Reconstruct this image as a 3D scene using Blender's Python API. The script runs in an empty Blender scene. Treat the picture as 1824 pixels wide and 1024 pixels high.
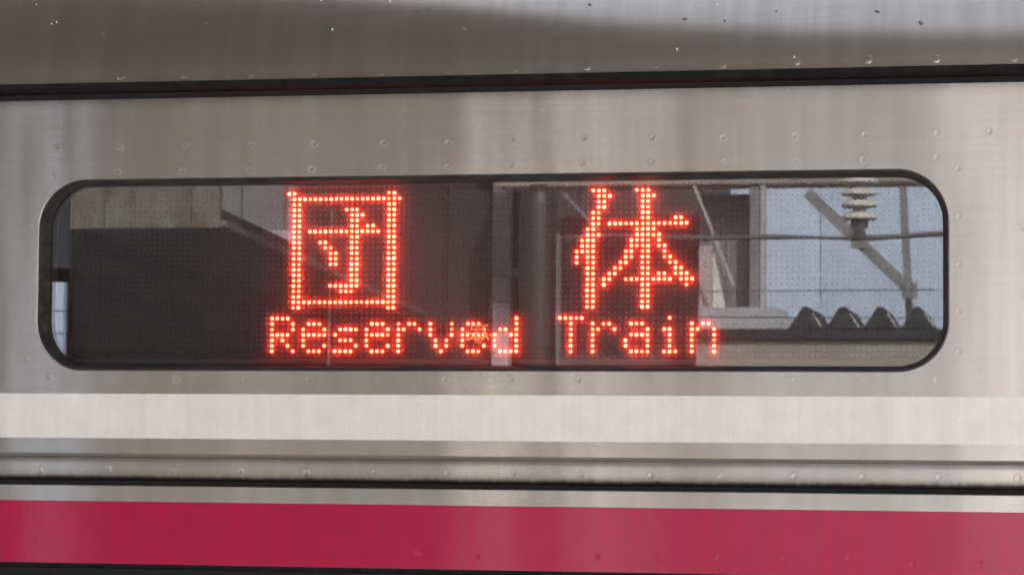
import bpy, bmesh, math, random
from mathutils import Vector, Matrix
random.seed(7)
C = bpy.context.scene
COL = C.collection

# ------------------------------------------------------------------ camera
cam = bpy.data.cameras.new('camera')
cam.sensor_width = 36.0
cam.lens = 4800 / 1824 * 36.0
cam.clip_end = 2000
co = bpy.data.objects.new('camera', cam)
COL.objects.link(co)
right = Vector((0.97956572, 0.20098038, 0.00760871))
up = Vector((0.00416357, -0.0580867, 0.99830286))
fwd = Vector((-0.20108125, 0.97787158, 0.05773654))
m = Matrix((right, up, -fwd)).transposed().to_4x4()
m.translation = Vector((0.61424248, -2.81531273, 1.76313488))
co.matrix_world = m
cam.dof.use_dof = True
cam.dof.focus_distance = 2.90
cam.dof.aperture_fstop = 27.0
C.camera = co

# ------------------------------------------------------------------ light
SUN_EL, SUN_AZ = 38.0, 20.0       # the sun stands behind the train
w = bpy.data.worlds.new('World')
C.world = w
w.use_nodes = True
nt = w.node_tree
sky = nt.nodes.new('ShaderNodeTexSky')
sky.sky_type = 'NISHITA'
sky.sun_disc = False
sky.sun_elevation = math.radians(SUN_EL)
sky.sun_rotation = math.radians(SUN_AZ)
sky.dust_density = 8.0
sky.air_density = 1.0
sky.ozone_density = 1.0
bg = nt.nodes['Background']
bg.inputs['Strength'].default_value = 0.15
hs = nt.nodes.new('ShaderNodeHueSaturation')          # thin high cloud: greyer than a clear sky
hs.inputs['Saturation'].default_value = 0.4
nt.links.new(sky.outputs[0], hs.inputs['Color'])
nt.links.new(hs.outputs[0], bg.inputs['Color'])
sl = bpy.data.lights.new('sun', 'SUN')
sl.energy = 5.0
sl.angle = math.radians(0.5)
sl.color = (1.0, 0.95, 0.88)
so = bpy.data.objects.new('sun', sl)
COL.objects.link(so)
az, el = math.radians(SUN_AZ), math.radians(SUN_EL)
sdir = Vector((math.sin(az) * math.cos(el), math.cos(az) * math.cos(el), math.sin(el)))
so.rotation_euler = sdir.to_track_quat('Z', 'Y').to_euler()
C.view_settings.view_transform = 'Standard'
C.view_settings.look = 'None'
C.view_settings.gamma = 1.0
C.view_settings.exposure = 1.62
C.cycles.max_bounces = 10
C.cycles.transparent_max_bounces = 12


# ------------------------------------------------------------------ helpers
def link(o, parent=None):
    COL.objects.link(o)
    if parent:
        o.parent = parent
    return o


def tag(o, label=None, cat=None, group=None, kind=None):
    if label: o['label'] = label
    if cat: o['category'] = cat
    if group: o['group'] = group
    if kind: o['kind'] = kind
    return o


def empty(name, loc, label, cat, group=None):
    o = bpy.data.objects.new(name, None)
    o.location = loc
    o.empty_display_size = 0.1
    link(o)
    return tag(o, label, cat, group)


def obj(name, bm, mat, parent=None, smooth=False, world=True):
    me = bpy.data.meshes.new(name)
    bmesh.ops.recalc_face_normals(bm, faces=bm.faces[:])
    if smooth:
        for f in bm.faces: f.smooth = True
    if parent and world:               # shapes are written in world metres
        bm.transform(Matrix.Translation(-wloc(parent)))
    bm.to_mesh(me)
    bm.free()
    me.materials.append(mat)
    o = bpy.data.objects.new(name, me)
    return link(o, parent)


def wloc(o):
    v = Vector((0, 0, 0))
    while o:
        v += o.location
        o = o.parent
    return v


def box(bm, x0, x1, y0, y1, z0, z1, bevel=0.0):
    r = bmesh.ops.create_cube(bm, size=1.0)
    vs = r['verts']
    for v in vs:
        v.co = Vector((x0 + (v.co.x + .5) * (x1 - x0), y0 + (v.co.y + .5) * (y1 - y0), z0 + (v.co.z + .5) * (z1 - z0)))
    if bevel:
        es = {e for v in vs for e in v.link_edges}
        bmesh.ops.bevel(bm, geom=list(es), offset=bevel, segments=2, affect='EDGES', profile=.6)


def bar(bm, a, b, wx, wy=None, seg=4):
    a, b = Vector(a), Vector(b)
    wy = wy or wx
    d = (b - a).normalized()
    s = d.cross(Vector((0, 1, 0)))
    if s.length < .01: s = d.cross(Vector((1, 0, 0)))
    s.normalize()
    t = s.cross(d)
    off = math.pi / 4 if seg == 4 else 0
    k = math.sqrt(2) if seg == 4 else 1
    rings = []
    for p in (a, b):
        rings.append([bm.verts.new(p + s * (math.cos(2 * math.pi * i / seg + off) * wx * k / 2) + t * (math.sin(2 * math.pi * i / seg + off) * wy * k / 2)) for i in range(seg)])
    for i in range(seg):
        j = (i + 1) % seg
        bm.faces.new((rings[0][i], rings[0][j], rings[1][j], rings[1][i]))
    bm.faces.new(rings[0]); bm.faces.new(rings[1][::-1])


def tube(bm, pts, r, seg=8):
    rings = []
    n = len(pts)
    for k, p in enumerate(pts):
        d = (Vector(pts[min(k + 1, n - 1)]) - Vector(pts[max(k - 1, 0)])).normalized()
        s = d.cross(Vector((0, 0, 1)))
        if s.length < .01: s = d.cross(Vector((1, 0, 0)))
        s.normalize(); t = s.cross(d)
        rr = r[k] if isinstance(r, (list, tuple)) else r
        rings.append([bm.verts.new(Vector(p) + s * math.cos(2 * math.pi * i / seg) * rr + t * math.sin(2 * math.pi * i / seg) * rr) for i in range(seg)])
    for a, b in zip(rings, rings[1:]):
        for i in range(seg):
            j = (i + 1) % seg
            bm.faces.new((a[i], a[j], b[j], b[i]))
    bm.faces.new(rings[0]); bm.faces.new(rings[-1][::-1])


def lathe(bm, prof, loc, axis='z', seg=24):
    """prof = [(r, h)]; h runs along +z or along +y."""
    loc = Vector(loc)
    rings = []
    for r, h in prof:
        if r <= 1e-6:
            rings.append([bm.verts.new(loc + (Vector((0, 0, h)) if axis == 'z' else Vector((0, h, 0))))])
        else:
            ring = []
            for i in range(seg):
                a = 2 * math.pi * i / seg
                if axis == 'z':
                    ring.append(bm.verts.new(loc + Vector((r * math.cos(a), r * math.sin(a), h))))
                else:
                    ring.append(bm.verts.new(loc + Vector((r * math.cos(a), h, r * math.sin(a)))))
            rings.append(ring)
    for a, b in zip(rings, rings[1:]):
        for i in range(seg):
            j = (i + 1) % seg
            if len(a) == 1 and len(b) > 1: bm.faces.new((a[0], b[i], b[j]))
            elif len(b) == 1 and len(a) > 1: bm.faces.new((a[i], a[j], b[0]))
            elif len(a) > 1: bm.faces.new((a[i], a[j], b[j], b[i]))


def rrect(cx, cz, hx, hz, r, n=14):
    pts = []
    for qx, qz, a0 in ((1, 1, 0), (-1, 1, 90), (-1, -1, 180), (1, -1, 270)):
        for k in range(n + 1):
            a = math.radians(a0 + 90 * k / n)
            pts.append((cx + qx * (hx - r) + r * math.cos(a), cz + qz * (hz - r) + r * math.sin(a)))
    return pts


def loops(bm, spec):
    """connect successive rounded-rectangle loops; spec = [(points, y)]"""
    rings = [[bm.verts.new((x, y, z)) for x, z in pts] for pts, y in spec]
    n = len(rings[0])
    for a, b in zip(rings, rings[1:]):
        for i in range(n):
            j = (i + 1) % n
            bm.faces.new((a[i], a[j], b[j], b[i]))
    return rings


def extrude_profile(bm, prof, x0, x1, n=1):
    """prof = [(y, z)] open polyline, swept along x"""
    rows = []
    for k in range(n + 1):
        x = x0 + (x1 - x0) * k / n
        rows.append([bm.verts.new((x, y, z)) for y, z in prof])
    for a, b in zip(rows, rows[1:]):
        for i in range(len(prof) - 1):
            bm.faces.new((a[i], b[i], b[i + 1], a[i + 1]))


# ------------------------------------------------------------------ materials
def newmat(name):
    mt = bpy.data.materials.new(name)
    mt.use_nodes = True
    n = mt.node_tree
    for x in list(n.nodes): n.nodes.remove(x)
    out = n.nodes.new('ShaderNodeOutputMaterial')
    return mt, n, out


def node(n, typ, **kw):
    x = n.nodes.new(typ)
    for k, v in kw.items():
        if k in x.inputs: x.inputs[k].default_value = v
        else: setattr(x, k, v)
    return x


def coords(n, scale):
    g = node(n, 'ShaderNodeNewGeometry')
    mp = node(n, 'ShaderNodeMapping')
    mp.inputs['Scale'].default_value = scale
    n.links.new(g.outputs['Position'], mp.inputs['Vector'])
    return mp.outputs['Vector']


def noise(n, scale_vec, scale=1.0, detail=4.0, rough=.55):
    x = node(n, 'ShaderNodeTexNoise')
    x.inputs['Scale'].default_value = scale
    x.inputs['Detail'].default_value = detail
    x.inputs['Roughness'].default_value = rough
    n.links.new(coords(n, scale_vec), x.inputs['Vector'])
    return x.outputs['Fac']


def ramp(n, fac, lo, hi, c0, c1):
    r = node(n, 'ShaderNodeValToRGB')
    r.color_ramp.elements[0].position = lo
    r.color_ramp.elements[1].position = hi
    r.color_ramp.elements[0].color = (*c0, 1) if len(c0) == 3 else c0
    r.color_ramp.elements[1].color = (*c1, 1) if len(c1) == 3 else c1
    n.links.new(fac, r.inputs[0])
    return r.outputs[0]


def mixc(n, fac, a, b, blend='MIX'):
    x = node(n, 'ShaderNodeMix', data_type='RGBA', blend_type=blend)
    for sock, v in ((x.inputs[0], fac), (x.inputs[6], a), (x.inputs[7], b)):
        if hasattr(v, 'links'): n.links.new(v, sock)
        elif isinstance(v, (int, float)): sock.default_value = v
        else: sock.default_value = (*v, 1)
    return x.outputs[2]


def math_(n, op, a, b=0.0, clamp=False):
    x = node(n, 'ShaderNodeMath', operation=op, use_clamp=clamp)
    for s, v in ((x.inputs[0], a), (x.inputs[1], b)):
        if hasattr(v, 'links'): n.links.new(v, s)
        else: s.default_value = v
    return x.outputs[0]


def zpos(n):
    g = node(n, 'ShaderNodeNewGeometry')
    s = node(n, 'ShaderNodeSeparateXYZ')
    n.links.new(g.outputs['Position'], s.inputs[0])
    return s.outputs['Z']


def bump(n, h, strength, dist, prev=None):
    b = node(n, 'ShaderNodeBump')
    b.inputs['Strength'].default_value = strength
    b.inputs['Distance'].default_value = dist
    n.links.new(h, b.inputs['Height'])
    if prev is not None: n.links.new(prev, b.inputs['Normal'])
    return b.outputs[0]


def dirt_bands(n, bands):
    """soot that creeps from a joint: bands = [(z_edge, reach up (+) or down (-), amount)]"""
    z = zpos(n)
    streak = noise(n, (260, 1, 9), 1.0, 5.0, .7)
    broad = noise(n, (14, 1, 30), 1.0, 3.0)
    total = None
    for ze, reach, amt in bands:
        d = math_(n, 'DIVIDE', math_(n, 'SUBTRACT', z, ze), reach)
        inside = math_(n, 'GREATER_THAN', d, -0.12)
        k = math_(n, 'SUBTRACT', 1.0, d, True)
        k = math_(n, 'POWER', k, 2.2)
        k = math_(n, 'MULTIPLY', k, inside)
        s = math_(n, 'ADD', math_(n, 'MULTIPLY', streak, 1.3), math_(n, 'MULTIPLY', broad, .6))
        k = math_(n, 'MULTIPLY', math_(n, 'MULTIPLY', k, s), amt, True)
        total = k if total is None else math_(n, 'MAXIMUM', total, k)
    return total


def steel(name, tint, r=.15, a=.90, bands=None, diffuse=.22, wavy=.35):
    mt, n, out = newmat(name)
    fine = noise(n, (5.0, 5.0, 520), 1.0, 5.0, .75)          # brushing lines along the car
    mid = noise(n, (9, 9, 160), 1.0, 4.0, .6)
    run = noise(n, (55, 1, 3.5), 1.0, 4.0, .6)               # faint runs of dried water
    col = mixc(n, ramp(n, fine, .25, .75, (0.84, 0.84, 0.84), (1, 1, 1)), (0, 0, 0), tint, 'MIX')
    col = mixc(n, 1.0, tint, ramp(n, fine, .3, .7, (.90, .90, .90), (1, 1, 1)), 'MULTIPLY')
    col = mixc(n, 1.0, col, ramp(n, mid, .3, .7, (.95, .945, .93), (1.0, 1.0, 1.0)), 'MULTIPLY')
    col = mixc(n, 1.0, col, ramp(n, run, .28, .66, (.86, .845, .83), (1.03, 1.02, 1.02)), 'MULTIPLY')
    dcol = col
    dirt = None
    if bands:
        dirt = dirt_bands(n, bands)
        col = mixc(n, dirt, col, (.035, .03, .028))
        dcol = col
    wav = noise(n, (5.0, 1.0, 1.6), 1.0, 2.0)
    nrm = bump(n, wav, wavy, .004)
    nrm = bump(n, fine, .05, .0004, nrm)
    gl = node(n, 'ShaderNodeBsdfAnisotropic')
    gl.distribution = 'GGX'
    gl.inputs['Roughness'].default_value = r
    gl.inputs['Anisotropy'].default_value = a
    tg = node(n, 'ShaderNodeCombineXYZ')
    tg.inputs[0].default_value = 1.0
    n.links.new(tg.outputs[0], gl.inputs['Tangent'])
    n.links.new(col, gl.inputs['Color'])
    n.links.new(nrm, gl.inputs['Normal'])
    df = node(n, 'ShaderNodeBsdfDiffuse')
    n.links.new(mixc(n, 1.0, dcol, (.85, .80, .74), 'MULTIPLY'), df.inputs['Color'])
    mx = node(n, 'ShaderNodeMixShader')
    mx.inputs[0].default_value = diffuse
    n.links.new(gl.outputs[0], mx.inputs[1])
    n.links.new(df.outputs[0], mx.inputs[2])
    n.links.new(mx.outputs[0], out.inputs[0])
    return mt


def film(name, base, shade, gloss=.07, r=.2, a=.7):
    """coloured adhesive film on the brushed steel: body colour plus a stretched clear gloss"""
    mt, n, out = newmat(name)
    run = noise(n, (90, 1, 2.5), 1.0, 5.0, .62)
    mid = noise(n, (30, 1, 40), 1.0, 5.0, .6)
    fine = noise(n, (700, 700, 700), 1.0, 2.0)
    col = mixc(n, ramp(n, run, .38, .7, (0, 0, 0), (1, 1, 1)), base, shade)
    col = mixc(n, 1.0, col, ramp(n, mid, .3, .7, (.93, .93, .93), (1.03, 1.03, 1.03)), 'MULTIPLY')
    col = mixc(n, 1.0, col, ramp(n, fine, .3, .7, (.95, .95, .95), (1.03, 1.03, 1.03)), 'MULTIPLY')
    nrm = bump(n, noise(n, (5.0, 1.0, 1.6), 1.0, 2.0), .22, .004)
    nrm = bump(n, noise(n, (160, 1, 60), 1.0, 3.0), .05, .0006, nrm)
    df = node(n, 'ShaderNodeBsdfDiffuse')
    n.links.new(col, df.inputs['Color'])
    n.links.new(nrm, df.inputs['Normal'])
    gl = node(n, 'ShaderNodeBsdfAnisotropic')
    gl.distribution = 'GGX'
    gl.inputs['Roughness'].default_value = r
    gl.inputs['Anisotropy'].default_value = a
    tg = node(n, 'ShaderNodeCombineXYZ'); tg.inputs[0].default_value = 1.0
    n.links.new(tg.outputs[0], gl.inputs['Tangent'])
    n.links.new(nrm, gl.inputs['Normal'])
    mx = node(n, 'ShaderNodeMixShader')
    mx.inputs[0].default_value = gloss
    n.links.new(df.outputs[0], mx.inputs[1])
    n.links.new(gl.outputs[0], mx.inputs[2])
    n.links.new(mx.outputs[0], out.inputs[0])
    return mt


def plain(name, c0, c1=None, rough=.6, scale=(8, 8, 8), spec=.4, metallic=0.0, bmp=0.0):
    mt, n, out = newmat(name)
    p = node(n, 'ShaderNodeBsdfPrincipled')
    p.inputs['Roughness'].default_value = rough
    p.inputs['Metallic'].default_value = metallic
    p.inputs['Specular IOR Level'].default_value = spec
    f = noise(n, scale, 1.0, 6.0, .62)
    n.links.new(ramp(n, f, .35, .68, c0, c1 or tuple(v * .75 for v in c0)), p.inputs['Base Color'])
    if bmp: n.links.new(bump(n, f, bmp, .01), p.inputs['Normal'])
    n.links.new(p.outputs[0], out.inputs[0])
    return mt


def vary(mt, lo, hi):
    n = mt.node_tree
    p = [x for x in n.nodes if x.type == 'BSDF_PRINCIPLED'][0]
    lk = p.inputs['Base Color'].links[0].from_socket
    oi = node(n, 'ShaderNodeObjectInfo')
    n.links.new(mixc(n, 1.0, lk, ramp(n, oi.outputs['Random'], 0, 1, (lo,) * 3, (hi,) * 3), 'MULTIPLY'), p.inputs['Base Color'])
    return mt


def glass_mat(name, ior=1.7, tint=(.90, .91, .92), haze=.012):
    mt, n, out = newmat(name)
    fr = node(n, 'ShaderNodeFresnel'); fr.inputs['IOR'].default_value = ior
    tr = node(n, 'ShaderNodeBsdfTransparent'); tr.inputs['Color'].default_value = (*tint, 1)
    gl = node(n, 'ShaderNodeBsdfAnisotropic'); gl.distribution = 'GGX'
    gl.inputs['Roughness'].default_value = .0
    n.links.new(bump(n, noise(n, (5, 5, 5), 1.0, 1.0), .02, .0006), gl.inputs['Normal'])
    df = node(n, 'ShaderNodeBsdfDiffuse'); df.inputs['Color'].default_value = (.7, .68, .66, 1)
    m1 = node(n, 'ShaderNodeMixShader')
    n.links.new(fr.outputs[0], m1.inputs[0]); n.links.new(tr.outputs[0], m1.inputs[1]); n.links.new(gl.outputs[0], m1.inputs[2])
    m2 = node(n, 'ShaderNodeMixShader')
    dust = noise(n, (60, 1, 8), 1.0, 5.0, .65)
    n.links.new(math_(n, 'MULTIPLY', dust, haze * 2), m2.inputs[0])
    n.links.new(m1.outputs[0], m2.inputs[1]); n.links.new(df.outputs[0], m2.inputs[2])
    rf = node(n, 'ShaderNodeBsdfRefraction'); rf.inputs['IOR'].default_value = 1.5      # scatter added to imitate camera bloom round the lamps
    rf.inputs['Roughness'].default_value = .62
    m3 = node(n, 'ShaderNodeMixShader'); m3.inputs[0].default_value = .017
    n.links.new(m2.outputs[0], m3.inputs[1]); n.links.new(rf.outputs[0], m3.inputs[2])
    n.links.new(m3.outputs[0], out.inputs[0])
    return mt


def emit(name, col, s):
    mt, n, out = newmat(name)
    e = node(n, 'ShaderNodeEmission')
    k = node(n, 'ShaderNodeTexNoise'); k.inputs['Scale'].default_value = 1.0      # lamps age unevenly
    n.links.new(coords(n, (130, 1, 130)), k.inputs['Vector'])
    e.inputs['Color'].default_value = (*col, 1); n.links.new(math_(n, 'MULTIPLY', math_(n, 'POWER', math_(n, 'MULTIPLY', k.outputs['Fac'], 2.0), 2.5), s), e.inputs['Strength'])
    n.links.new(e.outputs[0], out.inputs[0])
    return mt


TINT = (.47, .463, .458)
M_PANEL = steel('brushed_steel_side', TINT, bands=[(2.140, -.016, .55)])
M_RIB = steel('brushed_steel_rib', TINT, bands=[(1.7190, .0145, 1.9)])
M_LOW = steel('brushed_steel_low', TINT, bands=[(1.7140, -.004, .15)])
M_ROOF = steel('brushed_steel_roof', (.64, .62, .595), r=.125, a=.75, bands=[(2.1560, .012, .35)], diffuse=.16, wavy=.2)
M_GROOVE = plain('dirty_groove', (.20, .17, .15), (.13, .11, .10), .6)
M_WHITE = film('white_film', (.775, .75, .73), (.715, .688, .665), .035)
M_MAROON = film('maroon_film', (.43, .0045, .056), (.36, .009, .066), .033, r=.15, a=.72)
M_BLACK = plain('black_rubber', (.018, .016, .017), (.03, .028, .028), .55, (90, 90, 90))
M_SEAL = plain('dark_seal', (.012, .011, .012), (.02, .018, .018), .7, (60, 60, 60))
M_GASKET = plain('window_rubber', (.020, .0175, .018), (.050, .045, .043), .65, (35, 60, 90), .15)
M_TRIM = plain('dark_lip', (.013, .0125, .013), (.022, .021, .021), .8, (60, 60, 60), .02)  # near-black colour carries the lip's shade and mutes red lamp spill
M_GLASS = glass_mat('window_glass')
M_BOARD = plain('led_board_black', (.024, .0205, .021), (.029, .025, .0255), .55, (140, 140, 140))
M_BEZEL = plain('display_bezel_grey', (.11, .10, .105), (.085, .08, .082), .5, (30, 30, 30))
M_CAVITY = plain('cavity_dark_grey', (.02, .021, .024), (.028, .03, .033), .5, (20, 20, 20))
M_DOME = plain('unlit_lamp_lens', (.048, .043, .044), (.062, .055, .055), .4, (300, 300, 300), .3)
M_LIT = emit('lit_red_lamp', (1.0, .028, .010), 34.0)
M_MARK = plain('etched_mark', (.95, .95, .42), (.92, .9, .36), .8)  # yellow colour stands for lamp glow through the etched mark
M_DROP = plain('water_drop', (.75, .78, .8), (.7, .72, .75), .05, (5, 5, 5), 1.0)
M_SPECK = plain('dirt_speck', (.15, .14, .135), (.10, .095, .09), .8, (300, 300, 300))

# ------------------------------------------------------------------ the setting
G_GRAVEL = plain('ballast', (.16, .14, .125), (.08, .072, .066), .95, (14, 14, 14), bmp=1.0)
G_CONC = plain('platform_concrete', (.34, .325, .30), (.26, .25, .235), .9, (3, 3, 3))
bm = bmesh.new()
S = 600
v = [bm.verts.new(p) for p in ((-S, -S, -1.15), (S, -S, -1.15), (S, S, -1.15), (-S, S, -1.15))]
bm.faces.new(v)
tag(obj('ground', bm, G_GRAVEL), kind='structure')
bm = bmesh.new(); box(bm, -30, 30, -4.6, -.14, -1.14, 0, .01)
tag(obj('platform', bm, G_CONC), kind='structure')
bm = bmesh.new(); box(bm, -30, 30, -16.0, -8.6, -1.14, -.02, .01)
tag(obj('platform', bm, G_CONC), kind='structure')

# ------------------------------------------------------------------ the train
XA, XB = -2.4, 2.4
train = empty('train_carriage', (0, 0, 0), 'brushed steel train carriage side with white and maroon stripes and a lit red sign', 'train')

# side panel with the sign opening
WX, WZ, HX, HZ, WR = -.0025, 1.9455, .5005, .1059, .055
hole = rrect(WX, WZ, HX, HZ, WR)
hole_in = rrect(WX, WZ, HX - .0018, HZ - .0010, WR - .0013)
bm = bmesh.new()
lp = loops(bm, [(hole, 0.0), (hole_in, .0011), (hole_in, .004)])
hole_edges = []
n_ = len(hole)
for i in range(n_):
    hole_edges.append(bm.edges.get((lp[0][i], lp[0][(i + 1) % n_])))
outer = [bm.verts.new((x, 0, z)) for x, z in ((XA, 1.7492), (XB, 1.7492), (XB, 2.1395), (XA, 2.1395))]
oe = [bm.edges.new((outer[i], outer[(i + 1) % 4])) for i in range(4)]
bmesh.ops.triangle_fill(bm, use_beauty=True, use_dissolve=False, edges=hole_edges + oe)
back = [bm.verts.new((q.co.x, .004, q.co.z)) for q in outer]
for i in range(4):
    bm.faces.new((outer[i], outer[(i + 1) % 4], back[(i + 1) % 4], back[i]))
obj('side_panel', bm, M_PANEL, train)

# upper panel that bends back towards the roof
R_, T0 = .19, math.radians(5.5)
y, z = -.0038, 2.1578
prof = [(y, z)]
ang = T0
prev = (y, z)
for k in range(1, 27):
    a1 = T0 + math.radians(66) * k / 26
    y2 = prev[0] + R_ * (math.cos(ang) - math.cos(a1)); z2 = prev[1] + R_ * (math.sin(a1) - math.sin(ang))
    prof.append((y2, z2)); prev = (y2, z2); ang = a1
y2, z2 = prev
prof += [(y2 + .35, z2 + .13), (y2 + .9, z2 + .22), (1.4, z2 + .25), (2.7, z2 - .05)]
roofprof = list(prof)
bm = bmesh.new(); extrude_profile(bm, prof, XA, XB)
obj('roof_panel', bm, M_ROOF, train, smooth=True)
bm = bmesh.new(); extrude_profile(bm, [(.03, 2.1475), (.006, 2.1478), (.0005, 2.1500), (-.0028, 2.1535), (-.0040, 2.1577), (-.0030, 2.1582)], XA, XB)
obj('roof_edge_trim', bm, M_TRIM, train, smooth=True)

# seal in the gap below the roof panel, dark gaps lower down
bm = bmesh.new()
box(bm, XA, XB, .014, .05, 2.1350, 2.1520)
obj('gap_seal', bm, M_SEAL, train)
bm = bmesh.new()
box(bm, XA, XB, .012, .05, 1.7080, 1.7240)
obj('gap_seal', bm, M_SEAL, train)
bm = bmesh.new()
box(bm, XA, XB, .02, .05, 1.590, 1.634)
obj('gap_seal', bm, M_SEAL, train)
# body core: closes the car behind the skins (the sign has its own cavity)
bm = bmesh.new()
box(bm, XA, XB, .16, 2.7, -.75, 2.32)
obj('body', bm, M_CAVITY, train)
# shallow groove under the side panel
bm = bmesh.new()
box(bm, XA, XB, .0022, .012, 1.7445, 1.7500)
obj('groove_strip', bm, M_GROOVE, train)
# rib strip, slightly rounded
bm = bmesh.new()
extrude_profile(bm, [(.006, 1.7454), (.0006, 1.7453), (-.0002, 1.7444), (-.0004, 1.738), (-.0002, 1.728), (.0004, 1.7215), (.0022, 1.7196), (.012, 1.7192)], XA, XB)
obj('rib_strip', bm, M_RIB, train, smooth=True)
# lower belt panel that carries the maroon stripe
bm = bmesh.new()
extrude_profile(bm, [(.012, 1.7146), (.0012, 1.7145), (0, 1.7136), (0, 1.6285), (.0012, 1.6262), (.004, 1.6243), (.012, 1.6232)], XA, XB)
obj('belt_panel', bm, M_LOW, train)
bm = bmesh.new(); extrude_profile(bm, [(-.0004, 1.6288), (-.0006, 1.6278), (.0004, 1.6256), (.0034, 1.6236), (.012, 1.6226)], XA, XB)
obj('belt_edge_trim', bm, M_TRIM, train, smooth=True)
bm = bmesh.new(); box(bm, XA, XB, -.0006, -.0001, 1.7657, 1.8145)
obj('white_stripe', bm, M_WHITE, train)
bm = bmesh.new(); box(bm, XA, XB, -.0006, -.0001, 1.6290, 1.6966)
obj('maroon_stripe', bm, M_MAROON, train)
# window band and lower skin under the picture
bm = bmesh.new(); box(bm, XA, XB, .0, .05, -.6, 1.6130, .004)
obj('lower_panel', bm, M_LOW, train)

# window: rubber, pane, maker's mark
bm = bmesh.new()
loops(bm, [(rrect(WX, WZ, HX - .0019, HZ - .0011, WR - .0014), .004),
           (rrect(WX, WZ, HX - .0019, HZ - .0011, WR - .0014), .0014),
           (rrect(WX, WZ, HX - .0026, HZ - .0018, WR - .0020), .0006),
           (rrect(WX, WZ, HX - .0036, HZ - .0032, WR - .003), .0014),
           (rrect(WX, WZ, HX - .0058, HZ - .0048, WR - .0055), .0120),
           (rrect(WX, WZ, HX - .0078, HZ - .0062, WR - .007), .0192),
           (rrect(WX, WZ, HX - .0085, HZ - .0070, WR - .0077), .0204),
           (rrect(WX, WZ, HX - .0080, HZ - .0066, WR - .0074), .0300)])
obj('window_gasket', bm, M_GASKET, train, smooth=True)
bm = bmesh.new()
pp = rrect(WX, WZ, HX - .0070, HZ - .0056, WR - .007)
r2 = loops(bm, [(pp, .0200), (pp, .0250)])
bm.faces.new(r2[0]); bm.faces.new(r2[1][::-1])
pane = obj('window_pane', bm, M_GLASS, train)
# milky bead of sealant round the inner edge of the pane
bm = bmesh.new()
loops(bm, [(rrect(WX, WZ, HX - .0076, HZ - .0064, WR - .007), .0262),
           (rrect(WX, WZ, HX - .0135, HZ - .0092, WR - .012), .0258),
           (rrect(WX, WZ, HX - .0140, HZ - .0094, WR - .0125), .0275),
           (rrect(WX, WZ, HX - .0076, HZ - .0064, WR - .007), .0290)])
obj('sealant_bead', bm, plain('grey_sealant', (.045, .045, .05), (.03, .03, .033), .6, (120, 120, 120)), pane)


def text_mesh(bm, s, size, cx, cz, y, mirror=False, bold=.0001):
    cu = bpy.data.curves.new('mark', 'FONT')
    cu.body = s; cu.size = size; cu.align_x = 'CENTER'; cu.align_y = 'CENTER'; cu.extrude = .00006; cu.resolution_u = 2; cu.offset = bold
    o = bpy.data.objects.new('mark', cu)
    COL.objects.link(o)
    dg = bpy.context.evaluated_depsgraph_get()
    me = bpy.data.meshes.new_from_object(o.evaluated_get(dg))
    b2 = bmesh.new(); b2.from_mesh(me)
    for vv in b2.verts:
        x = -vv.co.x if mirror else vv.co.x
        vv.co = Vector((cx + x, y - vv.co.z, cz + vv.co.y))
    tmp = bpy.data.meshes.new('t'); b2.to_mesh(tmp); b2.free()
    bm.from_mesh(tmp)
    bpy.data.meshes.remove(tmp); bpy.data.meshes.remove(me)
    bpy.data.objects.remove(o); bpy.data.curves.remove(cu)


bm = bmesh.new()
MX, MZ = -.0085, 1.8800
text_mesh(bm, 'AGC', .0122, MX + .0008, MZ - .0018, .0254, True, .0005)
text_mesh(bm, 'TEMPERLITE', .0036, MX + .003, MZ + .0097, .0254, True)
text_mesh(bm, 'MV126-R', .0042, MX + .001, MZ + .0058, .0254, True)
text_mesh(bm, '1211', .0042, MX + .0015, MZ - .0078, .0254, True)
text_mesh(bm, 'TP', .0036, MX + .0155, MZ - .0005, .0254, True)
mk = obj('maker_mark', bm, M_MARK, pane)
tag(mk, 'small maker mark etched mirrored on the glass, coloured yellow for lamp glow')

# the lamp display behind the glass
P = .006
def lamp_xz(c, r): return ((c - 41) * P, 1.95 - (r - 14.5) * P)
bm = bmesh.new()
box(bm, -.4800, .4800, .0515, .060, 1.8545, 2.0465)
disp = obj('destination_display', bm, M_BOARD, train)
bm = bmesh.new(); box(bm, -.4845, -.4805, .0440, .099, 1.8300, 2.0700, .0008)
obj('display_edge', bm, M_CAVITY, disp)
tag(disp, 'dark lamp display board behind the rounded window showing red writing')
bm = bmesh.new()
box(bm, -.4800, .4990, .0470, .060, 1.8300, 1.8540, .001)
box(bm, -.4800, .4990, .0470, .060, 2.0470, 2.0700, .001)
box(bm, .4805, .4990, .0490, .060, 1.8545, 2.0465, .001)
obj('display_bezel', bm, M_BEZEL, disp)
bm = bmesh.new()
box(bm, -.56, .56, .10, .15, 1.80, 2.09)
box(bm, -.56, -.54, .03, .10, 1.80, 2.09)
box(bm, -.56, .56, .0335, .10, 1.795, 1.8285)
box(bm, -.56, .56, .0335, .10, 2.0715, 2.095)
obj('display_housing', bm, M_CAVITY, disp)

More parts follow.
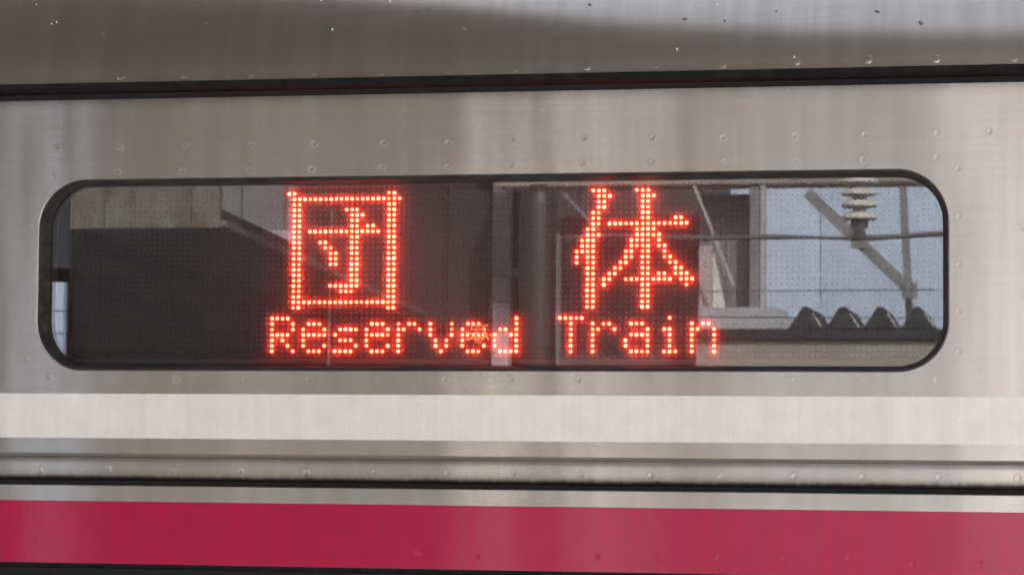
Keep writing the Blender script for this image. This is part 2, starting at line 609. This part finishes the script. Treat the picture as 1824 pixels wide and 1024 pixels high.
lit = {}
def put(name, cells):
    lit[name] = cells
K1 = set()
for r in range(22): K1 |= {(19, r), (20, r), (1, r)}
for r in range(1, 22): K1.add((2, r))
K1 |= {(0, 0), (21, 1)}
for c in range(1, 21): K1 |= {(c, 1), (c, 20)}
for r in range(3, 18): K1 |= {(12, r), (13, r)}
K1 |= {(11, 3), (14, 4), (15, 6), (16, 6), (6, 9), (7, 9), (7, 10), (8, 10)}
for c in range(4, 18): K1.add((c, 7))
for r in (11, 12, 13): K1 |= {(8, r), (9, r)}
for c in range(8, 14): K1.add((c, 17))
K1 |= {(10, 18), (11, 18), (12, 18)}
K2 = set()
rad = {0: (3, 4, 5), 1: (4, 5, 6), 2: (4, 5), 3: (4, 5), 4: (3, 4), 5: (3, 4), 6: (3, 4), 7: (2, 3), 8: (2, 3, 4), 9: (1, 2, 3), 10: (1, 2, 3),
       11: (0, 1, 2, 3), 12: (0, 2, 3), 13: (0, 2, 3)}
rad.update({r: (2, 3) for r in range(14, 22)})
tre = {0: (11,), 1: (14,), 5: (18, 19), 6: tuple(range(6, 21)), 7: (11, 14), 8: (11, 14, 15), 9: (10, 11, 15), 10: (10, 11, 15, 16), 11: (9, 10, 16),
       12: (9, 10, 16, 17), 13: (8, 9, 17, 18), 14: (7, 8, 18, 19), 15: (6, 7, 15, 16, 18, 19, 20), 16: (5, 6, *range(9, 18), 19, 20, 21), 17: (5, 20)}
for r, cs in rad.items(): K2 |= {(c, r) for c in cs}
for r, cs in tre.items(): K2 |= {(c, r) for c in cs}
for r in range(22): K2 |= {(12, r), (13, r)}
GL = {
 'R': ['XXXX.', 'X...X', 'X...X', 'XXXX.', 'X.X..', 'X..X.', 'X...X'],
 'e': ['.....', '.XXX.', 'X...X', 'XXXXX', 'X....', 'X...X', '.XXX.'],
 's': ['.....', '.....', '.XXXX', 'X....', '.XXX.', '....X', 'XXXX.'],
 'r': ['.....', 'X.XX.', 'XX..X', 'X....', 'X....', 'X....', 'X....'],
 'v': ['.....', 'X...X', 'X...X', 'X...X', '.X.X.', '.X.X.', '..X..'],
 'd': ['....X', '....X', '.XX.X', 'X..XX', 'X...X', 'X...X', '.XXXX'],
 'T': ['XXXXX', '..X..', '..X..', '..X..', '..X..', '..X..', '..X..'],
 'a': ['.....', '.XXX.', '....X', '.XXXX', 'X...X', 'X...X', '.XXXX'],
 'i': ['..X..', '.....', '.XX..', '..X..', '..X..', '..X..', '.XXX.'],
 'n': ['.....', 'X.XX.', 'XX..X', 'X...X', 'X...X', 'X...X', 'X...X'],
}
chars = [('kanji_character', 'large red character of a box round a hooked stroke', [(3 + c, r) for c, r in K1]),
         ('kanji_character', 'large red character of a leaning stroke beside a tree shape', [(57 + c, r) for c, r in K2])]
x0 = 0
ordn = {}
for ch in 'Reserved Train':
    if ch == ' ':
        x0 = 54; continue
    cells = [(x0 + c, 23 + r) for r, row in enumerate(GL[ch]) for c, q in enumerate(row) if q == 'X']
    chars.append(('letter', 'glowing red dotted letter ' + ch, cells))
    x0 += 6


def dome(bm, x, z, r, h, seg=10, y=.0515):
    lathe(bm, [(r, 0), (r, -h * .35), (r * .80, -h * .78), (r * .42, -h * .97), (0, -h)], (x, y, z), 'y', seg)


lit_cells = set()
for name, lab, cells in chars:
    bm = bmesh.new()
    for c, r in cells:
        x, z = lamp_xz(c, r)
        dome(bm, x, z, .00168 * random.uniform(.92, 1.07), .0030, 12)
        lit_cells.add((c, r))
    tag(obj(name, bm, M_LIT, disp, smooth=True), lab)

# unlit lamps: one small lens per node of the grid
vs, fs = [], []
for r in range(-1, 31):
    for c in range(-38, 121):
        if (c, r) in lit_cells: continue
        x, z = lamp_xz(c, r)
        b = len(vs)
        for rr, hh in ((.0015, 0), (.0011, -.0009)):
            for i in range(8):
                a = math.pi / 4 * i
                vs.append((x + rr * math.cos(a), .0515 + hh, z + rr * math.sin(a)))
        vs.append((x, .0515 - .0013, z))
        for i in range(8):
            j = (i + 1) % 8
            fs.append((b + i, b + j, b + 8 + j, b + 8 + i)); fs.append((b + 8 + i, b + 8 + j, b + 16))
me = bpy.data.meshes.new('unlit_lamps'); me.from_pydata(vs, [], fs)
me.polygons.foreach_set('use_smooth', [True] * len(me.polygons))
me.materials.append(M_DOME)
o = bpy.data.objects.new('unlit_lamps', me); link(o, disp); o['kind'] = 'stuff'

def roof_y(z):
    for (ya, za), (yb, zb) in zip(roofprof, roofprof[1:]):
        if za <= z <= zb and zb > za: return ya + (yb - ya) * (z - za) / (zb - za)
    return 0
# spot welds and rivets
def rivet_mesh(name, mat, r, h, seg=20):
    bm = bmesh.new()
    lathe(bm, [(r * 1.1, .0002), (r * 1.02, -h * .5), (r * .92, -h), (r * .82, -h * .75), (r * .72, -h * .35), (0, -h * .22)], (0, 0, 0), 'y', seg)
    bmesh.ops.recalc_face_normals(bm, faces=bm.faces[:])
    for f in bm.faces: f.smooth = True
    me = bpy.data.meshes.new(name); bm.to_mesh(me); bm.free(); me.materials.append(mat)
    return me
def head_mesh(name, mat, r, h, seg=20):
    bm = bmesh.new()
    lathe(bm, [(r, .0001), (r * .85, -h * .25), (r * .6, -h * .65), (r * .3, -h * .93), (0, -h)], (0, 0, 0), 'y', seg)
    for f in bm.faces: f.smooth = True
    me = bpy.data.meshes.new(name); bm.to_mesh(me); bm.free(); me.materials.append(mat)
    return me
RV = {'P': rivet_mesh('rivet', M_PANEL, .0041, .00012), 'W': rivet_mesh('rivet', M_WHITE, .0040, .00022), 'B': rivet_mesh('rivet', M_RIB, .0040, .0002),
      'M': rivet_mesh('rivet', M_MAROON, .0041, .00025), 'G': head_mesh('rivet', M_ROOF, .0046, .00022)}
ROWS = [
 ('P', 0, [(-.4807, 2.087), (-.4079, 2.0872), (-.3326, 2.0879), (-.2573, 2.0874), (-.1854, 2.0876), (-.108, 2.087), (-.0363, 2.0862), (.0341, 2.0879), (.1123, 2.0879), (.1854, 2.0874), (.262, 2.0874), (.3372, 2.088), (.4104, 2.0875), (.4845, 2.0875), (.5379, 2.0884)]),
 ('P', 0, [(-.4834, 2.0576), (-.41, 2.0598), (-.3354, 2.0594), (-.2589, 2.0597), (-.1883, 2.06), (-.1096, 2.0602), (-.0366, 2.0604), (.0331, 2.0607), (.1106, 2.0615), (.185, 2.0611), (.2627, 2.0612), (.3384, 2.0614), (.4086, 2.0616), (.4839, 2.0623), (.5058, 2.0503)]),
 ('P', 0, [(.5068, 2.0007), (.5067, 1.9506), (.5066, 1.9024), (.5065, 1.8607), (.5718, 1.9891), (.5716, 1.9196), (-.5128, 1.9995), (-.513, 1.852)]),
 ('P', 0, [(-.4858, 1.8321), (-.41, 1.8318), (-.3383, 1.8312), (-.2602, 1.8308), (-.188, 1.831), (-.1115, 1.8312), (-.037, 1.8314), (.0349, 1.8316), (.1078, 1.8312), (.1848, 1.8314), (.2616, 1.8316), (.3376, 1.8318), (.4098, 1.832), (.4836, 1.8322)]),
 ('W', -.0006, [(-.494, 1.7744), (-.4162, 1.7749), (-.3458, 1.776), (-.2658, 1.7759), (-.1911, 1.7758), (-.1127, 1.7757), (-.0365, 1.7762), (.0384, 1.7743), (.1118, 1.7753), (.1863, 1.7746), (.2606, 1.7751), (.3341, 1.7756), (.4092, 1.7761), (.4852, 1.7767)]),
 ('B', -.0004, [(-.4944, 1.7305), (-.4155, 1.7331), (-.3419, 1.7307), (-.2639, 1.7314), (-.1899, 1.7309), (-.1141, 1.7316), (-.0336, 1.7312), (.0384, 1.731), (.1115, 1.7302), (.1865, 1.731), (.2608, 1.7305), (.3371, 1.7313), (.4075, 1.7314), (.4857, 1.7316), (.566, 1.7315)]),
 ('M', -.0006, [(-.0655, 1.6452), (.0003, 1.6433), (.0625, 1.6431), (.1295, 1.6447), (.1917, 1.6445), (.2581, 1.6456), (.3268, 1.6449), (.3936, 1.6466), (.4587, 1.6419), (.5272, 1.643)]),
 ('G', -.0038, [(-.4079, 2.1646), (-.3326, 2.1648), (-.2573, 2.1645), (-.1864, 2.165), (-.1107, 2.1635), (-.0357, 2.1644), (.0384, 2.1647), (.1155, 2.1649), (.1905, 2.1646), (.2612, 2.1643), (.3394, 2.1656), (.4139, 2.1658), (.4841, 2.1649), (.5640, 2.1648)]),
]
for key, yy, pts in ROWS:
    for x, z in pts:
        o = bpy.data.objects.new('rivet', RV[key])
        s = random.uniform(.9, 1.06)
        o.location = (x, yy, z); o.scale = (s, random.uniform(.55, 1.15), s); o.rotation_euler = (0, random.uniform(0, 6), 0)
        if key == 'G':
            o.location.y = roof_y(z); o.rotation_euler = (-math.radians(7.5), 0, 0)
        link(o, train)


# specks of soot and a few water drops on the roof panel
bm = bmesh.new()
SPECKS = [Vector((x, roof_y(z), z)) for x, z in [(-0.5457, 2.2471), (-0.5416, 2.2579), (-0.3322, 2.2446), (-0.3863, 2.2511), (-0.4337, 2.215), (-0.334, 2.2212), (-0.3163, 2.2242), (-0.0771, 2.2313), (-0.0636, 2.2337), (-0.0208, 2.21), (0.0769, 2.2024), (0.1145, 2.2341), (0.2182, 2.2149), (0.2616, 2.2118), (0.316, 2.2213), (0.4224, 2.2178), (0.4676, 2.204), (-0.4028, 2.1634), (-0.3358, 2.162)]]
for p in SPECKS:
    k = random.uniform(.9, 2.2) * .001
    r = bmesh.ops.create_icosphere(bm, subdivisions=2, radius=1.0)
    rot = random.uniform(-.9, .2)
    for vv in r['verts']:
        c = vv.co * random.uniform(.75, 1.2)
        x, z = c.x * k * 1.7, c.z * k
        vv.co = Vector((p.x + x * math.cos(rot) - z * math.sin(rot), p.y + c.y * .0004 + .3 * (x * math.sin(rot) + z * math.cos(rot)), p.z + x * math.sin(rot) + z * math.cos(rot)))
o = obj('dirt_specks', bm, M_SPECK, train); o['kind'] = 'stuff'
DROPS = [Vector((x, roof_y(z), z)) for x, z in [(-0.5219, 2.2529), (-0.4973, 2.2282), (-0.4917, 2.2301), (-0.1695, 2.213), (-0.1882, 2.2489), (-0.109, 2.2452), (0.2121, 2.1815), (0.2526, 2.2309), (0.3367, 2.1701)]]
for p in DROPS:
    bm = bmesh.new()
    r = bmesh.ops.create_uvsphere(bm, u_segments=10, v_segments=6, radius=1.0)
    k = random.uniform(.55, 1.0) * .001
    for vv in bm.verts: vv.co = Vector((p.x + vv.co.x * k, p.y + vv.co.y * k * .8, p.z + vv.co.z * k * 1.5))
    obj('water_drop', bm, M_DROP, train, smooth=True)

# ------------------------------------------------------------------ what stands across the tracks
E_PALE = plain('pale_blue_cladding', (.515, .62, .80), (.44, .54, .71), .6, (2, 2, .6))
E_GREY = plain('grey_painted_steel', (.20, .205, .215), (.16, .165, .17), .6, (6, 6, 6))
E_LIGHT = plain('light_painted_steel', (.70, .70, .69), (.62, .62, .61), .5, (8, 8, 8))
E_MID = plain('mid_painted_steel', (.42, .42, .43), (.34, .34, .35), .5, (8, 8, 8))
E_RUST = plain('rusty_fascia', (.175, .175, .16), (.085, .062, .042), .75, (14, 14, 9))
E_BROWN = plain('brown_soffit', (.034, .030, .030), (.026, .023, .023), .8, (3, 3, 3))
E_DARK = plain('dark_brown_boards', (.036, .030, .030), (.022, .019, .019), .8, (3, 3, 3))
vary(E_DARK, .6, 1.7); vary(E_PALE, .86, 1.05)
E_TAN = plain('weathered_tan_wall', (.30, .27, .235), (.24, .215, .19), .85, (5, 5, 5))
E_PORC = plain('porcelain', (.62, .60, .55), (.5, .48, .44), .3, (20, 20, 20))
E_WIRE = plain('dull_cable', (.10, .10, .10), (.07, .07, .07), .6, (40, 40, 40))
E_TOOTH = plain('dark_folded_steel', (.034, .036, .041), (.02, .021, .024), .8, (10, 10, 10), .1)

E_WARM = plain('off_white_cladding', (.56, .555, .56), (.50, .495, .50), .6, (2, 2, .6))
# clad building behind everything
bld = empty('clad_building', (-1, -16.6, -1.15), 'pale blue clad building across the tracks, seen mirrored in the glass', 'building')
xs = [-12.0 + .99 * k for k in range(17)]
for k, xk in enumerate(xs):
    bm = bmesh.new(); box(bm, xk + .003, xk + .987, -16.62, -16.5, -1.1, 5.2, .006)
    obj('cladding_panel', bm, E_PALE if xk < -.2 else E_WARM, bld)
bm = bmesh.new(); box(bm, -12.2, 5, -22, -16.65, -1.15, 5.25)
obj('building_core', bm, E_GREY, bld)

# station canopy opposite, with rusty fascia panels
can = empty('station_canopy', (-3.6, -9, 0), 'rusty fronted canopy over the opposite platform, seen mirrored in the glass', 'canopy')
for xa, xb in ((-3.918, -3.752), (-3.748, -3.328), (-3.324, -3.192)):
    bm = bmesh.new(); box(bm, xa, xb, -9.0, -8.96, 2.742, 3.5, .004)
    obj('fascia_panel', bm, E_RUST, can)
bm = bmesh.new()
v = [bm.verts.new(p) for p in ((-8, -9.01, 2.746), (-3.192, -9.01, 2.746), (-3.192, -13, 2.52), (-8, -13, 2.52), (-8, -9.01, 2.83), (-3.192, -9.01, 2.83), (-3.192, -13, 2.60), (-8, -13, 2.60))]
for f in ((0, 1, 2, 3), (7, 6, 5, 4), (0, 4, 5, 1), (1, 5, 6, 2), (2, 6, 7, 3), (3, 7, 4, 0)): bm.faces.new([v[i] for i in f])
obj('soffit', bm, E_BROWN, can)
bm = bmesh.new(); box(bm, -5.6, -3.922, -9.02, -8.95, 2.56, 4.3, .004)
obj('shaded_fascia', bm, plain('fascia_shade', (.035, .042, .055), (.028, .033, .044), .7), can)  # dark blue-grey colour paints the canopy front's shadowed left end
bm = bmesh.new(); bar(bm, (-3.185, -9.0, 2.765), (-3.185, -13, 2.545), .022, .03)
obj('edge_beam', bm, E_RUST, can)
for xa, xb in ((-3.99, -3.60), (-3.596, -3.20), (-3.196, -2.83)):
    bm = bmesh.new(); box(bm, xa, xb, -9.06, -9.02, 3.02, 4.3, .004)
    obj('upper_fascia_panel', bm, plain('upper_fascia', (.46, .43, .38), (.40, .37, .33), .7, (6, 6, 2)), can)
bm = bmesh.new(); box(bm, -3.75, -3.55, -12.8, -12.6, -.02, 2.6)
obj('post', bm, E_BROWN, can)

def cabin(x0, x1, y, z1, mat, label, depth=1.6):
    t = empty('cabin', ((x0 + x1) / 2, y, -.02), label, 'cabin', 'platform cabins')
    n = max(2, int((x1 - x0) / .3))
    for k in range(n):
        a = x0 + (x1 - x0) * k / n; b = x0 + (x1 - x0) * (k + 1) / n
        bm = bmesh.new(); box(bm, a + .004, b - .004, y, y + .03, 0, z1, .004)
        obj('board', bm, mat, t)
    bm = bmesh.new(); box(bm, x0 - .0, x1 + .0, y - depth, y - .004, 0, z1 - .01)
    obj('cabin_core', bm, mat, t)
    bm = bmesh.new(); box(bm, x0 - .05, x1 + .02, y - depth, y + .06, z1 + .002, z1 + .06)
    obj('roof', bm, mat, t)
    return t
cabin(-6.6, -3.30, -13.1, 2.50, E_DARK, 'dark boarded cabin under the rusty canopy, seen mirrored in the glass')
tall = cabin(-4.30, -2.99, -14.2, 4.6, E_DARK, 'tall dark boarded cabin left of the bright gap, seen mirrored in the glass')
for za, zb in ((0, 2.02), (3.5, 4.5)):
    for k in range(4):
        bm = bmesh.new(); box(bm, -4.29 + .305 * k, -3.99 + .305 * k, -14.168, -14.14, za, zb, .004)
        obj('painted_board', bm, plain('tan_paint', (.25, .23, .21), (.2, .185, .17), .7), tall)
cabin(-2.84, -1.67, -14.2, 4.6, plain('grey_brown_boards', (.085, .075, .075), (.07, .06, .06), .8, (3, 3, 3)), 'grey brown boarded cabin right of the round column, seen mirrored in the glass')

t = empty('hoarding', (-5.2, -15, -.02), 'grey hoarding behind the rusty canopy, seen mirrored in the glass', 'hoarding')
for k in range(6):
    bm = bmesh.new(); box(bm, -6.2 + .31 * k, -5.9 + .31 * k, -15.0, -14.96, 0, 5.0, .004); obj('hoarding_panel', bm, E_GREY, t)
bm = bmesh.new(); box(bm, -4.93, -4.32, -14.95, -14.9, 2.4, 3.21, .004); obj('pale_sheet', bm, plain('pale_sheet', (.42, .43, .47), (.36, .37, .41), .7), t)

# round column
t = empty('round_column', (-1.507, -8, -.02), 'round topped dark steel column beside the track, seen mirrored in the glass', 'column')
bm = bmesh.new(); lathe(bm, [(.082, 0.0), (.082, 2.76), (.074, 2.80), (.055, 2.832), (.028, 2.848), (0, 2.853)], (-1.507, -8, -.02), 'z', 28)
obj('shaft', bm, plain('column_paint', (.035, .030, .029), (.028, .024, .023), .45, (6, 6, 2)), t, smooth=True)
bm = bmesh.new(); box(bm, -1.42, -1.411, -7.99, -7.93, 0, 2.62)
obj('edge_strip', bm, E_GREY, t)
t = empty('streak_rod', (-2.75, -10, -.02), 'added thin rod imitating a light streak on the opposite platform, seen mirrored in the glass', 'streak_rod')  # added to stand in for a vertical light streak
bm = bmesh.new(); tube(bm, [(-2.955, -10, -.02), (-2.955, -10, 2.3), (-2.945, -10, 2.9)], .008); obj('tube', bm, E_TAN, t, smooth=True)
bm = bmesh.new(); box(bm, -2.11, -1.995, -10, -9.95, 2.57, 2.615, .004)
t = obj('junction_box', bm, E_BROWN); tag(t, 'small dark box hanging in the bright gap, seen mirrored in the glass', 'junction box')

refl = empty('reflector', (-2.93, -14.05, -.02), 'added pale pillar between two dark cabins, seen mirrored in the glass', 'reflector')  # added stand-in for the bright sky gap, light put into its colours
for nm, hw, za, zb in (('lower_reflector', .115, -.02, 2.12), ('upper_reflector', .115, 3.56, 4.7)):
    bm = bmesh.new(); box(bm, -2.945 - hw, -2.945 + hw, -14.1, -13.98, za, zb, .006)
    obj(nm, bm, plain('reflector_white', (.82, .78, .73), (.76, .72, .67), .7, (3, 3, 1)), refl)  # white ends lie outside the mirrored window strip to brighten the steel
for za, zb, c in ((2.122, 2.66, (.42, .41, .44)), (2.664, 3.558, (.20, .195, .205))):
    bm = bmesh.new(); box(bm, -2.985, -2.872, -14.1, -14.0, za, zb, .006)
    obj('reflector_strip', bm, plain('pale_reflector', c, tuple(q * .7 for q in c), .7, (5, 5, 2)), refl)
t = empty('low_reflector', (-2.1, -14, -.02), 'added low light grey panels in front of the grey brown cabin, seen mirrored in the steel', 'hoarding')  # added bright panels, their reflection lightens the maroon stripe
for k in range(3):
    bm = bmesh.new(); box(bm, -2.60 + .308 * k, -2.296 + .308 * k, -14.05, -14.0, 0, 1.93, .004); obj('hoarding_panel', bm, plain('light_reflector', (.80, .77, .77), (.72, .70, .70), .7), t)

# right part: beam, post, braces, boards
t = portal = empty('portal_frame', (-.8, -13, -.02), 'grey steel portal frame with slanting braces, seen mirrored in the glass', 'frame')
bm = bmesh.new(); box(bm, -2.75, -.03, -13.3, -13.0, 3.305, 3.95, .01); obj('beam', bm, E_TAN, t)
bm = bmesh.new(); box(bm, -1.215, -1.155, -13.28, -13.02, 0, 3.3, .005); obj('post', bm, E_GREY, t)
bm = bmesh.new(); box(bm, -1.150, -1.122, -13.10, -13.0, 0, 3.3, .004); obj('post_flange', bm, E_MID, t)
for a, b, wd, mt in (((-1.06, -15, 3.44), (-.37, -15, 2.77), .075, E_GREY), ((-.445, -15.1, 3.6), (-.38, -15.1, 2.40), .05, E_GREY),
                     ((-1.531, -12.9, 3.29), (-1.295, -12.9, 2.70), .016, E_MID), ((-2.31, -12.9, 3.25), (-2.10, -12.9, 3.03), .016, E_GREY)):
    bm = bmesh.new(); bar(bm, a, b, wd, wd); obj('brace', bm, mt, t)
t = empty('hoarding', (-1.5, -14.3, -.02), 'narrow grey hoarding behind the slanting pole, seen mirrored in the glass', 'hoarding')
for k in range(2):
    bm = bmesh.new(); box(bm, -1.56 + .165 * k, -1.398 + .165 * k, -13.39, -13.35, 0, 3.28, .004); obj('hoarding_panel', bm, E_GREY, t)
t = empty('board_stack', (-1.5, -13.6, -.02), 'leaning pale boards beside the grey cabin, seen mirrored in the glass', 'boards')
bm = bmesh.new(); box(bm, -1.55, -1.47, -13.30, -13.26, 0, 2.96); obj('board', bm, plain('pinkish_board', (.42, .38, .39), (.36, .33, .34), .8), t)
bm = bmesh.new(); v = [bm.verts.new(p) for p in ((-1.465, -13.26, 0), (-1.385, -13.26, 0), (-1.395, -13.26, 2.62), (-1.465, -13.26, 2.93))]
f = bm.faces.new(v); r = bmesh.ops.extrude_face_region(bm, geom=[f]); bmesh.ops.translate(bm, verts=[q for q in r['geom'] if isinstance(q, bmesh.types.BMVert)], vec=(0, -.03, 0))
obj('board', bm, E_LIGHT, t)
bm = bmesh.new(); v = [bm.verts.new(p) for p in ((-1.42, -12.4, 2.42), (-.90, -12.4, 2.42), (-.985, -12.4, 2.545), (-1.42, -12.4, 2.545))]
f = bm.faces.new(v); r = bmesh.ops.extrude_face_region(bm, geom=[f]); bmesh.ops.translate(bm, verts=[q for q in r['geom'] if isinstance(q, bmesh.types.BMVert)], vec=(0, -.5, 0))
t = obj('ventilation_duct', bm, plain('duct_grey', (.36, .38, .41), (.32, .34, .37), .6)); tag(t, 'pale grey duct on the shed roof, seen mirrored in the glass', 'duct')

# low shed with a folded plate roof
t = empty('shed', (.5, -12, -.02), 'low tan shed with a dark toothed roof edge, seen mirrored in the glass', 'shed')
bm = bmesh.new(); box(bm, -1.40, .03, -13.0, -12.02, 1.95, 2.345, .004); obj('wall', bm, E_TAN, t)
bm = bmesh.new(); box(bm, -1.40, .03, -13.0, -12.0, 0, 1.947, .004); obj('lower_wall', bm, plain('shed_base', (.17, .155, .14), (.13, .12, .11), .85, (5, 5, 5)), t)
bm = bmesh.new(); box(bm, -1.38, .03, -12.9, -11.98, 2.350, 2.405, .004); obj('fascia', bm, E_TOOTH, t)
for k in range(4):
    cx = -.786 + .2035 * k
    bm = bmesh.new()
    pr = [(-.10, 0), (-.085, 0.008), (-.030, .096), (-.016, .116), (.011, .118), (.026, .096), (.082, .01), (.098, 0)]
    fr = [bm.verts.new((cx + a, -11.97, 2.408 + b)) for a, b in pr]; bk = [bm.verts.new((cx + a, -12.9, 2.408 + b)) for a, b in pr]
    for i in range(len(pr)):
        j = (i + 1) % len(pr); bm.faces.new((fr[i], fr[j], bk[j], bk[i]))
    bm.faces.new(fr); bm.faces.new(bk[::-1])
    obj('roof_fold', bm, E_TOOTH, t)
    bm = bmesh.new(); bar(bm, (cx + .040, -11.965, 2.488), (cx + .090, -11.965, 2.414), .006, .006); obj('fold_edge', bm, E_LIGHT, t)

for xk in (-7.0, -6.2, -5.4, -4.6, -3.9):
    bm = bmesh.new(); bar(bm, (xk, -9.2, 2.69), (xk, -12.9, 2.475), .06, .08); obj('purlin', bm, E_TOOTH, can)
for yk in (-10.0, -11.2, -12.4):
    zk = 2.746 - (-9.01 - yk) * .0566 - .10
    bm = bmesh.new(); box(bm, -8, -3.21, yk - .04, yk + .04, zk - .05, zk); obj('crossbeam', bm, E_BROWN, can)
for gx, gz in ((-.385, 2.79), (-.72, 3.12)):
    bm = bmesh.new(); box(bm, gx - .05, gx + .05, -14.96, -14.94, gz - .06, gz + .05, .008); o = obj('gusset_plate', bm, E_GREY, portal)

# insulator and overhead cables
t = empty('insulator', (-.195, -8, 2.6), 'white ribbed insulator hanging above a cable, seen mirrored in the glass', 'insulator')
bm = bmesh.new(); lathe(bm, [(.026, 2.69), (.026, 3.2), (0, 3.2)], (-.195, -8, 0), 'z', 16); obj('rod', bm, E_PORC, t, smooth=True)
for zc in (2.685, 2.735, 2.782, 2.83, 2.878):
    bm = bmesh.new(); lathe(bm, [(.024, .020), (.05, .012), (.070, -.001), (.074, -.010), (.068, -.015), (.04, -.008), (.024, -.010)], (-.195, -8, zc), 'z', 28); obj('disc', bm, E_PORC, t, smooth=True)
bm = bmesh.new(); lathe(bm, [(0, 2.59), (.02, 2.59), (.022, 2.63), (.036, 2.64), (.036, 2.665), (.024, 2.685), (0, 2.685)], (-.195, -8, 0), 'z', 18); obj('cap', bm, E_GREY, t, smooth=True)
bm = bmesh.new(); box(bm, -.3, -.1, -8.1, -7.9, 3.2, 3.28, .005); obj('hanger', bm, E_GREY, t)
def cable(name, pts, r, label, grp=None):
    bm = bmesh.new(); tube(bm, pts, r, 8)
    tag(obj(name, bm, E_WIRE, smooth=True), label, 'cable', grp)
pts, rr = [], []
for k in range(161):
    x = -1.5 + .04 * k
    pts.append((x, -8.02, 2.606 + .006 * math.sin(x * 4.1) + .004 * math.sin(x * 9)))
    rr.append(.0095 + .004 * math.sin(x * 13) * math.sin(x * 5))
cable('cable', pts, rr, 'thick twisted cable passing under the insulator, seen mirrored in the glass')
cable('cable', [(-1.62, -11, 2.553), (3, -11, 2.575)], .0035, 'thin upper wire before the pale building, seen mirrored in the glass')
cable('cable', [(-1.62, -11, 2.424), (3, -11, 2.405)], .0035, 'thin lower wire at the roof teeth, seen mirrored in the glass')

# pale notice board far to the left under the canopy
t = empty('notice_board', (-4.0, -8.85, -.02), 'pale upright board at the dark left end, seen mirrored in the glass', 'board')
for za, zb in ((0, 2.245), (2.25, 2.350), (2.355, 2.485)):
    bm = bmesh.new(); box(bm, -3.985, -3.882, -8.85, -8.8, za, zb, .004); obj('board_panel', bm, E_PALE, t)

# unseen canopy over the near platform: outline shaped for what the curved skin mirrors
t = empty('unseen_roof', (0, -2.5, 3.1), 'unseen dark roof over the near platform, outline shaped for the bent steel', 'roof')
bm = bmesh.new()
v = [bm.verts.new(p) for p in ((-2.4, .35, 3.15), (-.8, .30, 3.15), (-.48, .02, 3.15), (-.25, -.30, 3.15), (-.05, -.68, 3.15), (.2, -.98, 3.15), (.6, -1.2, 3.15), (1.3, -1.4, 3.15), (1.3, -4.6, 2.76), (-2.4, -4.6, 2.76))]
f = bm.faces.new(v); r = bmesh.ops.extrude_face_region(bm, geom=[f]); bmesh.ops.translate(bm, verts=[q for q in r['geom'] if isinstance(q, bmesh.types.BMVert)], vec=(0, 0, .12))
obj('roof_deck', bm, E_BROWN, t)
